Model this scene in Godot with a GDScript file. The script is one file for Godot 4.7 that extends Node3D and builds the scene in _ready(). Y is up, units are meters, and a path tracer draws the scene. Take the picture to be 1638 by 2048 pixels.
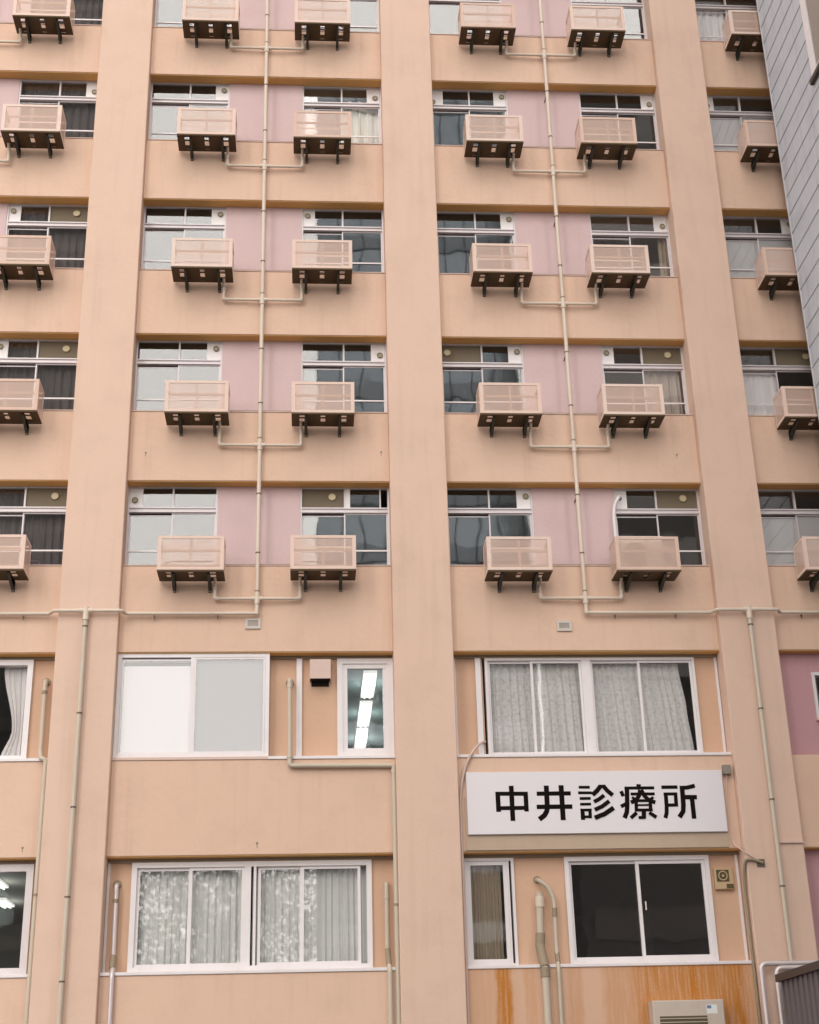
extends Node3D
# A salmon-painted clinic building seen from the street below, under an overcast sky.
# x runs along the facade (0 = left side of the middle pilaster), y is up from the street, z points from the facade to the camera.

var M := {}
var used := {}
var rng := RandomNumberGenerator.new()
var building: Node3D

const LINTEL := {1: 25.6, 2: 22.6, 3: 19.4, 4: 16.2, 5: 13.0, 6: 9.597, 7: 5.956}
const SILL_DROP := 1.715
const WALL_BACK := -0.36
const PIL := 0.17
const ROW_WORDS := {1: "topmost visible row", 2: "fourth row up", 3: "third row up", 4: "second row up", 5: "lowest row"}
const COL_WORDS := {"b0": "bay farthest from grey neighbour", "Ll": "left window of bay without sign", "Lr": "right window of bay without sign", "Rl": "left window of bay above sign", "Rr": "right window of bay above sign", "b3": "bay beside grey clad neighbour"}

# sign lettering: each stroke is [width, x, y, x, y ...] in metres from the middle of the sign
const KANJI := [
	[[0.084, -1.752, 0.191, -1.75, -0.161], [0.073, -1.794, 0.159, -1.218, 0.153], [0.081, -1.257, 0.186, -1.256, -0.16], [0.071, -1.752, -0.096, -1.246, -0.095], [0.084, -1.506, 0.297, -1.506, -0.321]],
	[[0.076, -1.059, 0.152, -0.452, 0.152], [0.079, -1.073, -0.081, -0.439, -0.082], [0.09, -0.881, 0.295, -0.885, -0.104, -0.902, -0.164, -0.943, -0.23, -1.041, -0.3], [0.09, -0.617, 0.299, -0.617, -0.318]],
	[[0.052, -0.303, 0.259, -0.104, 0.257], [0.052, -0.32, 0.16, -0.074, 0.157], [0.052, -0.3, 0.058, -0.102, 0.06], [0.049, -0.3, -0.043, -0.103, -0.042], [0.073, -0.265, -0.121, -0.263, -0.318], [0.06, -0.129, -0.123, -0.136, -0.293], [0.049, -0.3, -0.144, -0.103, -0.146], [0.049, -0.302, -0.266, -0.105, -0.264], [0.081, -0.067, 0.119, 0.017, 0.19, 0.095, 0.281], [0.079, 0.136, 0.28, 0.202, 0.195, 0.295, 0.11], [0.049, 0.067, 0.275, 0.163, 0.275], [0.068, -0.049, -0.002, 0.047, 0.045, 0.141, 0.112], [0.071, -0.046, -0.143, 0.092, -0.085, 0.224, 0.008], [0.081, -0.057, -0.285, 0.122, -0.22, 0.294, -0.111]],
	[[0.081, 0.777, 0.303, 0.772, 0.237], [0.056, 0.515, 0.235, 1.052, 0.234], [0.082, 0.561, 0.246, 0.541, -0.075, 0.524, -0.191, 0.474, -0.295], [0.067, 0.449, 0.182, 0.485, 0.089], [0.067, 0.426, -0.092, 0.537, -0.039], [0.053, 0.617, 0.128, 1.051, 0.127], [0.073, 0.794, 0.2, 0.767, 0.097, 0.696, 0.01, 0.609, -0.021], [0.073, 0.811, 0.2, 0.865, 0.089, 0.94, 0.015, 1.048, -0.026], [0.05, 0.638, 0.073, 0.69, 0.028], [0.05, 1.022, 0.068, 0.959, 0.028], [0.05, 0.688, 0.009, 0.984, 0.009], [0.062, 0.704, 0.025, 0.697, -0.167], [0.062, 0.959, 0.025, 0.95, -0.17], [0.032, 0.718, -0.07, 0.933, -0.068], [0.05, 0.667, -0.157, 0.988, -0.156], [0.079, 0.829, -0.159, 0.816, -0.308], [0.053, 0.724, -0.289, 0.832, -0.288], [0.064, 0.697, -0.202, 0.586, -0.294], [0.064, 0.921, -0.205, 1.043, -0.287]],
	[[0.064, 1.181, 0.243, 1.474, 0.244], [0.073, 1.249, 0.144, 1.246, -0.083, 1.234, -0.214, 1.203, -0.304], [0.056, 1.209, 0.122, 1.455, 0.122], [0.067, 1.426, 0.134, 1.418, -0.1], [0.059, 1.228, -0.076, 1.453, -0.074], [0.073, 1.51, 0.229, 1.644, 0.232, 1.789, 0.266], [0.085, 1.554, 0.251, 1.548, -0.072, 1.532, -0.188, 1.455, -0.292], [0.079, 1.56, 0.063, 1.805, 0.06], [0.081, 1.714, 0.043, 1.716, -0.321]],
]

func _ready():
	rng.seed = 7
	# ---------------------------------------------------------------- camera, sky, sun, exposure
	var cam := Camera3D.new()
	cam.name = "camera"
	cam.position = Vector3(-1.5535, 1.598, 25.418)
	cam.rotation = Vector3(0.39963, -0.07548, -0.02651)
	cam.fov = 38.84
	cam.near = 0.1
	cam.far = 800.0
	add_child(cam)
	cam.current = true
	var env := Environment.new()
	var sm := ProceduralSkyMaterial.new()
	sm.sky_top_color = Color(0.60, 0.60, 0.61)
	sm.sky_horizon_color = Color(1.0, 0.975, 0.975)
	sm.sky_curve = 0.6
	sm.ground_bottom_color = Color(0.3, 0.29, 0.28)
	sm.ground_horizon_color = Color(0.6, 0.59, 0.58)
	sm.sky_energy_multiplier = 1.0
	var sky := Sky.new()
	sky.sky_material = sm
	env.background_mode = Environment.BG_SKY
	env.sky = sky
	env.tonemap_mode = Environment.TONE_MAPPER_LINEAR
	env.tonemap_exposure = 3.6
	env.sdfgi_enabled = true
	env.ssao_enabled = true
	env.ssil_enabled = true
	var we := WorldEnvironment.new()
	we.name = "world_environment"
	we.environment = env
	add_child(we)
	var sun := DirectionalLight3D.new()
	sun.name = "sun"
	sun.light_energy = 0.36
	sun.light_color = Color(1.0, 0.975, 0.955)
	sun.light_angular_distance = 60.0
	sun.shadow_enabled = true
	add_child(sun)
	sun.look_at_from_position(Vector3(-1.5, 9, 18), Vector3.ZERO)

	make_materials()
	# ---------------------------------------------------------------- setting and large structure
	make_ground()
	make_building()
	make_neighbour()
	make_shed()
	make_opposite_side()
	# ---------------------------------------------------------------- objects
	make_cages()
	make_drains()
	make_lower_pipes()
	make_sign()
	make_curtains()
	make_small_things()

# ==================================================================== helpers
func lin(r: float, g: float, b: float, a := 1.0) -> Color:
	var c := Color(r, g, b).linear_to_srgb()
	c.a = a
	return c

func mat(called: String, c: Color, rough := 0.8, metal := 0.0, spec := 0.5) -> StandardMaterial3D:
	var m := StandardMaterial3D.new()
	m.resource_name = called
	m.albedo_color = c
	m.roughness = rough
	m.metallic = metal
	m.metallic_specular = spec
	M[called] = m
	return m

func noise(seed_no: int, freq: float, octaves := 3) -> FastNoiseLite:
	var n := FastNoiseLite.new()
	n.seed = seed_no
	n.noise_type = FastNoiseLite.TYPE_SIMPLEX_SMOOTH
	n.frequency = freq
	n.fractal_octaves = octaves
	return n

# A multiplier texture: mottling, grain and vertical run marks of old paint.
func paint_image(size: int, seed_no: int, coarse_amp: float, fine_amp: float, streak_amp: float, tint := Vector3(1, 0.96, 0.9), coarse_freq := 0.008) -> ImageTexture:
	var a := noise(seed_no, coarse_freq, 4).get_seamless_image(size, size)
	var b := noise(seed_no + 1, 0.22, 2).get_seamless_image(size, size)
	var s := noise(seed_no + 2, 0.03, 3).get_seamless_image(size, size / 16)
	s.resize(size, size, Image.INTERPOLATE_CUBIC)
	var im := Image.create(size, size, false, Image.FORMAT_RGB8)
	for y in size:
		for x in size:
			var dirt := absf(minf(0.0, a.get_pixel(x, y).r - 0.5)) * 2.0 * coarse_amp
			var run := maxf(0.0, s.get_pixel(x, y).r - 0.55) * 2.2 * streak_amp
			var g := (b.get_pixel(x, y).r - 0.5) * 2.0 * fine_amp
			var d := dirt + run
			var v := 0.95 + g
			im.set_pixel(x, y, Color(v * (1.0 - d * tint.x), v * (1.0 - d / tint.y), v * (1.0 - d / tint.z)).linear_to_srgb())
	return ImageTexture.create_from_image(im)

func relief_image(size: int, seed_no: int, freq: float) -> ImageTexture:
	return ImageTexture.create_from_image(noise(seed_no, freq, 4).get_seamless_image(size, size))

func tri(m: StandardMaterial3D, tex: Texture2D, metres: float, relief: Texture2D = null, relief_cm := 0.0) -> void:
	m.albedo_texture = tex
	m.uv1_triplanar = true
	m.uv1_world_triplanar = true
	m.uv1_scale = Vector3.ONE / metres
	if relief:
		m.heightmap_enabled = true
		m.heightmap_texture = relief
		m.heightmap_scale = relief_cm

func make_materials():
	var paint := paint_image(1024, 11, 0.06, 0.028, 0.06)
	var paint2 := paint_image(512, 31, 0.05, 0.025, 0.03)
	var rel := relief_image(512, 5, 0.09)
	tri(mat("salmon_paint", lin(0.715, 0.50, 0.375), 0.85), paint, 7.3, rel, 0.35)
	tri(mat("pilaster_paint", lin(0.71, 0.51, 0.40), 0.85), paint, 9.1, rel, 0.35)
	tri(mat("infill_paint", lin(0.66, 0.43, 0.295), 0.85), paint2, 5.1, rel, 0.3)
	tri(mat("lilac_paint", lin(0.63, 0.465, 0.46), 0.8), paint2, 4.3, rel, 0.25)
	tri(mat("rose_paint", lin(0.55, 0.31, 0.33), 0.8), paint2, 4.7, rel, 0.25)
	tri(mat("sill_paint", lin(0.66, 0.50, 0.43), 0.7), paint2, 2.1)
	tri(mat("cage_paint", lin(0.74, 0.555, 0.46), 0.6), paint2, 1.7)
	tri(mat("cage_paint_faded", lin(0.75, 0.59, 0.50), 0.65), paint2, 1.4)
	tri(mat("cage_paint_dusty", lin(0.67, 0.48, 0.385), 0.7), paint, 1.6)
	tri(mat("tray_steel", lin(0.10, 0.06, 0.028), 0.8), paint2, 1.3)
	tri(mat("bracket_steel", lin(0.035, 0.036, 0.026), 0.55), paint2, 1.1)
	tri(mat("soffit_shade_orange", lin(0.74, 0.42, 0.15), 0.85), paint2, 3.3)  # orange tone of the shade under the lintels is put into this colour
	mat("bolt_steel", lin(0.2, 0.2, 0.19), 0.5, 0.6)
	tri(mat("pipe_plastic", lin(0.68, 0.575, 0.47), 0.45), paint2, 1.9)
	tri(mat("pipe_grey", lin(0.55, 0.475, 0.375), 0.45), paint2, 1.9)
	tri(mat("pipe_tape", lin(0.30, 0.24, 0.16), 0.7), paint2, 0.9)
	mat("clip_metal", lin(0.14, 0.11, 0.085), 0.6, 0.3)
	tri(mat("aluminium", lin(0.66, 0.61, 0.615), 0.45, 0.1), paint2, 1.5)
	mat("frame_dark", lin(0.16, 0.12, 0.09), 0.7)
	tri(mat("white_frame", lin(0.78, 0.735, 0.735), 0.4), paint2, 2.3)
	tri(mat("head_rail", lin(0.30, 0.235, 0.165), 0.6), paint2, 2.3)
	mat("vent_white", lin(0.80, 0.77, 0.76), 0.5)
	mat("vent_beige", lin(0.56, 0.50, 0.45), 0.6)
	mat("vent_tan", lin(0.36, 0.31, 0.20), 0.6)
	mat("vent_cream", lin(0.62, 0.53, 0.33), 0.6)
	mat("board_olive", lin(0.17, 0.135, 0.09), 0.8)
	mat("dark_hole", lin(0.012, 0.009, 0.008), 0.9)
	mat("room_paint", lin(0.26, 0.24, 0.21), 0.9)
	mat("ceiling_tile", lin(0.20, 0.25, 0.25), 0.9)
	mat("white_blind", lin(0.44, 0.435, 0.44), 0.8)
	mat("grey_film", lin(0.125, 0.13, 0.135), 0.7)
	mat("pale_film", lin(0.46, 0.455, 0.455), 0.7)
	mat("paper_sky_white", lin(0.75, 0.73, 0.74), 0.9)
	mat("sign_white", lin(0.72, 0.685, 0.705), 0.4)
	mat("sign_edge", lin(0.55, 0.53, 0.53), 0.5)
	mat("letter_black", lin(0.010, 0.007, 0.007), 0.9, 0.0, 0.15)
	tri(mat("board_beige", lin(0.50, 0.385, 0.285), 0.8), paint2, 2.9)
	mat("box_grey", lin(0.24, 0.21, 0.17), 0.6)
	tri(mat("unit_beige", lin(0.55, 0.47, 0.40), 0.5), paint2, 1.2)
	mat("sticker_white", lin(0.7, 0.72, 0.7), 0.5)
	mat("sticker_blue", lin(0.12, 0.2, 0.3), 0.5)
	tri(mat("speaker_yellow", lin(0.55, 0.40, 0.23), 0.6), paint2, 0.8)
	mat("speaker_dark", lin(0.09, 0.07, 0.03), 0.7)
	tri(mat("siding_grey", lin(0.51, 0.535, 0.58), 0.55), paint_image(512, 51, 0.12, 0.02, 0.16, Vector3(1, 1, 1)), 3.7)
	mat("siding_joint", lin(0.42, 0.425, 0.455), 0.8)
	tri(mat("shed_metal", lin(0.15, 0.125, 0.13), 0.6), paint2, 1.9)
	mat("coping_dark", lin(0.045, 0.035, 0.03), 0.5)
	mat("insulated_pipe", lin(0.62, 0.55, 0.54), 0.35, 0.4)
	tri(mat("asphalt", lin(0.06, 0.058, 0.056), 0.9), paint2, 3.0)
	tri(mat("paving", lin(0.11, 0.10, 0.092), 0.9), paint2, 3.0)
	mat("road_line", lin(0.6, 0.6, 0.58), 0.8)
	mat("tower_panel", lin(0.72, 0.80, 0.83), 0.2, 0.85)
	mat("tower_band", lin(0.50, 0.54, 0.56), 0.3, 0.7)
	mat("beige_cladding", lin(0.46, 0.42, 0.38), 0.7)
	mat("tower_dark", lin(0.03, 0.035, 0.04), 0.5)
	mat("dark_cladding", lin(0.07, 0.06, 0.055), 0.7)
	mat("brown_cladding", lin(0.12, 0.10, 0.085), 0.7)
	mat("bark", lin(0.07, 0.05, 0.035), 0.9)
	var leaf := mat("leaf", lin(0.05, 0.08, 0.025), 0.6)
	leaf.backlight_enabled = true
	leaf.backlight = Color(0.3, 0.4, 0.15)
	# glazing: smooth old panes, a little wavy
	var wave := NoiseTexture2D.new()
	wave.width = 512
	wave.height = 512
	wave.seamless = true
	wave.as_normal_map = true
	wave.bump_strength = 6.0
	wave.noise = noise(77, 0.005, 2)
	for g in [["glass", 0.004, 0.024], ["calm_glass", 0.004, 0.012]]:
		var m := mat(g[0], lin(0.42, 0.45, 0.45, g[1]), 0.02)
		m.transparency = BaseMaterial3D.TRANSPARENCY_ALPHA
		m.normal_enabled = true
		m.normal_texture = wave
		m.normal_scale = g[2]
		m.uv1_triplanar = true
		m.uv1_world_triplanar = true
		m.uv1_scale = Vector3.ONE / 2.7
	# reflective solar panes of the upper storeys
	var mg := mat("mirror_glass", lin(0.4, 0.43, 0.43, 0.02), 0.02)
	mg.refraction_enabled = true
	mg.refraction_scale = 0.07
	mg.normal_enabled = true
	mg.normal_texture = wave
	mg.normal_scale = 0.024
	mg.uv1_triplanar = true
	mg.uv1_world_triplanar = true
	mg.uv1_scale = Vector3.ONE / 2.7
	# fine perforated sheet of the cages: the holes are far too small to tell apart, a quarter of the light passes
	var pm := mat("perforated_sheet", lin(0.66, 0.475, 0.385, 0.62), 0.6)  # darker than the frame: shade in the holes is mixed into the colour
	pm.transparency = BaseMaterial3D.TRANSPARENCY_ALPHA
	# cloth
	var lace_tex := paint_image(512, 91, 0.45, 0.1, 0.1, Vector3(1, 1, 1), 0.05)
	tri(mat("lace_grey", lin(0.66, 0.65, 0.63), 0.95), lace_tex, 2.3)
	tri(mat("sheer_white", lin(0.64, 0.655, 0.63), 0.95), paint2, 1.1)
	mat("curtain_cream", lin(0.70, 0.64, 0.52), 0.95)
	mat("curtain_white", lin(0.74, 0.71, 0.70), 0.95)
	mat("curtain_dark", lin(0.085, 0.077, 0.077), 0.95)
	mat("curtain_brown", lin(0.30, 0.24, 0.17), 0.95)
	mat("curtain_taupe", lin(0.42, 0.36, 0.31), 0.95)
	for k in ["lace_grey", "sheer_white", "curtain_cream", "curtain_white"]:
		M[k].backlight_enabled = true
		M[k].backlight = Color(0.4, 0.4, 0.38)
	var lamp := mat("lamp_glow", lin(0.9, 0.9, 0.9), 0.6)
	lamp.emission_enabled = true
	lamp.emission = Color(1.0, 0.98, 0.94)
	lamp.emission_energy_multiplier = 0.2
	var tube_glow := mat("tube_glow", lin(0.9, 0.9, 0.9), 0.6)
	tube_glow.emission_enabled = true
	tube_glow.emission = Color(1.0, 0.99, 0.96)
	tube_glow.emission_energy_multiplier = 0.36

func st() -> SurfaceTool:
	var s := SurfaceTool.new()
	s.begin(Mesh.PRIMITIVE_TRIANGLES)
	return s

# four corners counter-clockwise as seen from the front
func quad(s: SurfaceTool, a: Vector3, b: Vector3, c: Vector3, d: Vector3) -> void:
	var n := (b - a).cross(d - a).normalized()
	var uv := [Vector2(0, 1), Vector2(1, 1), Vector2(1, 0), Vector2(0, 0)]
	var v := [a, b, c, d]
	for i in [0, 2, 1, 0, 3, 2]:
		s.set_normal(n)
		s.set_uv(uv[i])
		s.add_vertex(v[i])

func bx(s: SurfaceTool, x0: float, y0: float, z0: float, x1: float, y1: float, z1: float) -> SurfaceTool:
	quad(s, Vector3(x0, y0, z1), Vector3(x1, y0, z1), Vector3(x1, y1, z1), Vector3(x0, y1, z1))
	quad(s, Vector3(x1, y0, z0), Vector3(x0, y0, z0), Vector3(x0, y1, z0), Vector3(x1, y1, z0))
	quad(s, Vector3(x1, y0, z1), Vector3(x1, y0, z0), Vector3(x1, y1, z0), Vector3(x1, y1, z1))
	quad(s, Vector3(x0, y0, z0), Vector3(x0, y0, z1), Vector3(x0, y1, z1), Vector3(x0, y1, z0))
	quad(s, Vector3(x0, y1, z1), Vector3(x1, y1, z1), Vector3(x1, y1, z0), Vector3(x0, y1, z0))
	quad(s, Vector3(x0, y0, z0), Vector3(x1, y0, z0), Vector3(x1, y0, z1), Vector3(x0, y0, z1))
	return s

# a box whose front edges are chamfered by c
func cham(s: SurfaceTool, x0: float, y0: float, z0: float, x1: float, y1: float, z1: float, c: float) -> SurfaceTool:
	var f := [Vector3(x0 + c, y0 + c, z1), Vector3(x1 - c, y0 + c, z1), Vector3(x1 - c, y1 - c, z1), Vector3(x0 + c, y1 - c, z1)]
	var m := [Vector3(x0, y0, z1 - c), Vector3(x1, y0, z1 - c), Vector3(x1, y1, z1 - c), Vector3(x0, y1, z1 - c)]
	var b := [Vector3(x0, y0, z0), Vector3(x1, y0, z0), Vector3(x1, y1, z0), Vector3(x0, y1, z0)]
	quad(s, f[0], f[1], f[2], f[3])
	for i in 4:
		var j := (i + 1) % 4
		quad(s, m[i], m[j], f[j], f[i])
		quad(s, b[i], b[j], m[j], m[i])
	quad(s, b[1], b[0], b[3], b[2])
	return s

func rounded(pts: Array, r: float) -> PackedVector3Array:
	var out := PackedVector3Array()
	out.append(pts[0])
	for i in range(1, pts.size() - 1):
		var p: Vector3 = pts[i]
		var a: Vector3 = pts[i - 1] - p
		var b: Vector3 = pts[i + 1] - p
		var d := minf(r, 0.45 * minf(a.length(), b.length()))
		var p0 := p + a.normalized() * d
		var p1 := p + b.normalized() * d
		for k in 5:
			var t := k / 4.0
			out.append(p0.lerp(p, t).lerp(p.lerp(p1, t), t))
	out.append(pts[-1])
	return out

func tube(s: SurfaceTool, path: Array, r: float, bend := 0.0, seg := 10) -> SurfaceTool:
	var p := rounded(path, bend) if bend > 0.0 else PackedVector3Array(path)
	var n := p.size()
	var t0 := (p[1] - p[0]).normalized()
	var u := t0.cross(Vector3.UP if absf(t0.y) < 0.9 else Vector3.RIGHT).normalized()
	var rings := []
	for i in n:
		var t := (p[mini(i + 1, n - 1)] - p[maxi(i - 1, 0)]).normalized()
		u = (u - t * u.dot(t)).normalized()
		var w := t.cross(u)
		var ring := []
		for k in seg:
			var a := TAU * k / seg
			ring.append(u * cos(a) + w * sin(a))
		rings.append(ring)
	for i in n - 1:
		for k in seg:
			var k2 := (k + 1) % seg
			var vs := [[p[i] + rings[i][k] * r, rings[i][k]], [p[i] + rings[i][k2] * r, rings[i][k2]], [p[i + 1] + rings[i + 1][k2] * r, rings[i + 1][k2]], [p[i + 1] + rings[i + 1][k] * r, rings[i + 1][k]]]
			for j in [0, 2, 1, 0, 3, 2]:
				s.set_normal(vs[j][1])
				s.set_uv(Vector2.ZERO)
				s.add_vertex(vs[j][0])
	for e in [[0, -1.0], [n - 1, 1.0]]:
		var i: int = e[0]
		var nn: Vector3 = (p[mini(i + 1, n - 1)] - p[maxi(i - 1, 0)]).normalized() * float(e[1])
		for k in seg:
			var a: Vector3 = p[i] + rings[i][k] * r
			var b: Vector3 = p[i] + rings[i][(k + 1) % seg] * r
			var order := [p[i], b, a] if float(e[1]) > 0 else [p[i], a, b]
			for q in order:
				s.set_normal(nn)
				s.set_uv(Vector2.ZERO)
				s.add_vertex(q)
	return s

func obj(called: String, s: SurfaceTool, m, parent: Node = null) -> MeshInstance3D:
	var o := MeshInstance3D.new()
	o.name = called
	o.mesh = s.commit()
	o.material_override = M[m] if m is String else m
	if parent:
		parent.add_child(o, true)
	return o

func numbered(called: String) -> String:
	var n: int = used.get(called, 0)
	used[called] = n + 1
	return called if n == 0 else "%s_%03d" % [called, n]

func thing(called: String, label: String, category: String, at := Vector3.ZERO, group := "") -> Node3D:
	var o := Node3D.new()
	o.name = numbered(called)
	add_child(o)
	o.position = at
	tag(o, label, category, group)
	return o

func tag(o: Node, label: String, category: String, group := "") -> void:
	o.set_meta("label", label)
	o.set_meta("category", category)
	if group != "":
		o.set_meta("group", group)

func single(called: String, s: SurfaceTool, m, label: String, category: String, group := "") -> MeshInstance3D:
	var o := obj(numbered(called), s, m)
	add_child(o)
	tag(o, label, category, group)
	return o

func structure(called: String, s: SurfaceTool, m) -> MeshInstance3D:
	var o := obj(numbered(called), s, m)
	add_child(o)
	o.set_meta("kind", "structure")
	return o

# ==================================================================== setting
func make_ground():
	structure("ground", bx(st(), -250, -0.5, -250, 250, -0.02, 250), "paving")
	structure("pavement", bx(st(), -60, -0.02, 0.2, 60, 0.0, 16.0), "paving")
	structure("road", bx(st(), -60, -0.118, 16.0, 60, -0.012, 24.0), "asphalt")
	structure("pavement", bx(st(), -60, -0.02, 24.0, 60, 0.0, 40.0), "paving")
	structure("kerb", bx(st(), -60, -0.02, 15.8, 60, 0.1, 16.0), "paving")

# ==================================================================== the clinic building
func make_building():
	building = thing("clinic_building", "salmon pink clinic building with wide pilasters, lilac panels and rows of windows", "building")
	var b := building
	for p in [[-12.15, -11.07], [-6.06, -4.98], [0.0, 1.09], [6.08, 7.14], [12.17, 13.2]]:
		obj("pilaster", cham(st(), p[0], 0.0, WALL_BACK, p[1], 29.0, PIL, 0.012), "pilaster_paint", b)
	var bays := [[-11.07, -6.06], [-4.98, 0.0], [1.09, 6.08], [7.14, 12.17]]
	for i in 4:
		var x0: float = bays[i][0]
		var x1: float = bays[i][1]
		obj("spandrel", cham(st(), x0, LINTEL[1], WALL_BACK, x1, 28.9, 0.0, 0.008), "salmon_paint", b)
		for r in range(1, 7):
			var top: float = LINTEL[r] - (SILL_DROP + 0.022 if r < 6 else 1.985)
			obj("spandrel", cham(st(), x0, LINTEL[r + 1], WALL_BACK, x1, top, 0.0, 0.008), "salmon_paint", b)
			if r < 6:
				obj("sill", cham(st(), x0, top, WALL_BACK, x1, top + 0.022, 0.014, 0.004), "sill_paint", b)
		if i != 2:
			obj("spandrel", cham(st(), x0, 0.0, WALL_BACK, x1, 4.0, 0.0, 0.008), "salmon_paint", b)
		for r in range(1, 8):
			obj("soffit", bx(st(), x0 + 0.001, LINTEL[r] - 0.014, -0.262 if r < 6 else -0.222, x1 - 0.001, LINTEL[r] + 0.0, -0.02), "soffit_shade_orange", b)
	rusty_spandrel(b)
	# the rooms behind: slabs, cross walls, back wall, roof
	for r in range(1, 8):
		obj("floor_slab", bx(st(), -12.1, LINTEL[r] + 0.075, -9.2, 13.1, LINTEL[r] + 0.5, WALL_BACK - 0.002), "ceiling_tile" if r == 6 else "room_paint", b)
	for x in [-12.1, -5.6, 0.45, 6.5, 13.0]:
		for r in range(1, 8):
			var foot: float = 0.0 if r == 7 else LINTEL[r + 1] + 0.501
			obj("cross_wall", bx(st(), x, foot, -9.2, x + 0.15, LINTEL[r] + 0.074, WALL_BACK - 0.003), "room_paint", b)
	obj("back_wall", bx(st(), -12.15, 0, -9.5, 13.2, 28.8, -9.201), "room_paint", b)
	obj("roof", bx(st(), -12.15, 28.8, -9.5, 13.2, 28.99, WALL_BACK - 0.001), "room_paint", b)
	# upper storeys
	var cfg := {
		"Ll1": {}, "Ll2": {"vent": "R"}, "Ll3": {"vent": "R"}, "Ll4": {"vent": "R"}, "Ll5": {"vent": "L", "low": true},
		"Lr1": {}, "Lr2": {"glass": "glass", "vent": "R", "low": true}, "Lr3": {"vent": "L"}, "Lr4": {"vent": "R", "low": true}, "Lr5": {"board": "L", "disc": 0.72, "open": true},
		"Rl1": {}, "Rl2": {"vent": "RL"}, "Rl3": {"vent": "R"}, "Rl4": {"vent": "R", "board": "L", "disc": 0.15}, "Rl5": {"vent": "R"},
		"Rr1": {}, "Rr2": {"vent": "R", "low": true}, "Rr3": {"glass": "glass", "vent": "R", "low": true}, "Rr4": {"glass": "glass", "vent": "L", "board": "R", "disc": 0.66}, "Rr5": {"vent": "L", "board": "R", "disc": 0.66, "hose": true},
		"b01": {"glass": "glass"}, "b02": {"glass": "glass", "vent": "R", "low": true}, "b03": {"glass": "glass", "vent": "L", "board": "R", "disc": 0.66}, "b04": {"glass": "glass", "vent": "L", "board": "R", "disc": 0.66}, "b05": {"glass": "glass", "board": "R", "disc": 0.66},
		"b31": {"glass": "glass"}, "b32": {"vent": "L", "low": true, "glass": "glass", "film": true}, "b33": {"vent": "R", "glass": "glass", "film": true}, "b34": {"glass": "glass", "board": "R", "disc": 0.8}, "b35": {"glass": "glass", "film": true},
	}
	var cols := {"b0": [-7.78, -6.06], "Ll": [-4.98, -3.28], "Lr": [-1.71, 0.0], "Rl": [1.09, 2.79], "Rr": [4.38, 6.08], "b3": [7.14, 8.86]}
	for r in range(1, 6):
		for c in cols:
			upper_window(b, cols[c][0], cols[c][1], LINTEL[r], cfg[c + str(r)], c != "Rl" or r == 4)
		for p in [[-9.35, -7.78], [-3.28, -1.71], [2.79, 4.38], [8.86, 10.45]]:
			obj("lilac_panel", bx(st(), p[0], LINTEL[r] - SILL_DROP, WALL_BACK, p[1], LINTEL[r] - 0.002, -0.247), "lilac_paint", b)
			obj("panel_joint", bx(st(), p[0] + 0.005, LINTEL[r] - SILL_DROP, -0.246, p[1] - 0.005, LINTEL[r] - SILL_DROP + 0.012, 0.008), "frame_dark", b)
		for p in [[-11.07, -9.35], [10.45, 12.17]]:
			obj("infill_wall", bx(st(), p[0], LINTEL[r] - SILL_DROP, WALL_BACK, p[1], LINTEL[r] - 0.002, -0.205), "salmon_paint", b)
	lower_storeys(b)

func rusty_spandrel(b: Node3D):
	# rust that ran down from the sill: streaks with their own outline, copied from the photograph
	var w := 1024
	var h := 256
	var im := Image.create(w, h, false, Image.FORMAT_RGB8)
	var n1 := noise(3, 0.05, 4)
	var n2 := noise(4, 0.012, 3)
	var streaks := [[1.2, 0.07, 0.16], [1.745, 0.15, 0.95], [2.2, 0.12, 0.3], [2.95, 0.14, 0.33], [3.85, 0.13, 0.35], [4.26, 0.17, 0.85], [4.62, 0.16, 0.75], [4.97, 0.09, 1.0], [5.3, 0.12, 0.6], [5.74, 0.1, 0.95], [5.25, 0.8, 0.85], [4.6, 0.8, 0.8], [3.7, 0.3, 0.4], [1.5, 0.5, 0.2]]
	for y in h:
		for x in w:
			var xm := 1.09 + 4.99 * x / w
			var wob := n2.get_noise_2d(x * 0.3, y * 1.2) * 0.03
			var s := 0.0
			for k in streaks:
				var d := absf(xm + wob - float(k[0])) / float(k[1])
				if d < 1.25:
					s = maxf(s, float(k[2]) * (1.0 - smoothstep(0.55, 1.25, d)))
			s *= clampf(0.90 + 0.65 * n1.get_noise_2d(x * 1.6, y * 0.12) + 0.2 * n1.get_noise_2d(x * 2.0, y * 2.0), 0.0, 1.0)
			var g := 0.95 + 0.04 * n1.get_noise_2d(x * 4.0, y * 4.0)
			var base := Color(0.66 * g, 0.43 * g, 0.30 * g)
			im.set_pixel(x, y, base.lerp(Color(0.46, 0.165, 0.01), s).linear_to_srgb())
	var m := mat("rusty_paint", Color.WHITE, 0.85)
	m.albedo_texture = ImageTexture.create_from_image(im)
	var s := st()
	quad(s, Vector3(1.09, 2.6, 0), Vector3(6.08, 2.6, 0), Vector3(6.08, 4.0, 0), Vector3(1.09, 4.0, 0))
	var o := obj("spandrel", bx(s, 1.09, 2.6, WALL_BACK, 6.08, 4.0, -0.002), m, b)
	o.set_meta("label", "salmon spandrel streaked with orange rust below the sill")
	obj("spandrel", bx(st(), 1.09, 0.0, WALL_BACK, 6.08, 2.6, 0.0), "salmon_paint", b)

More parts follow.
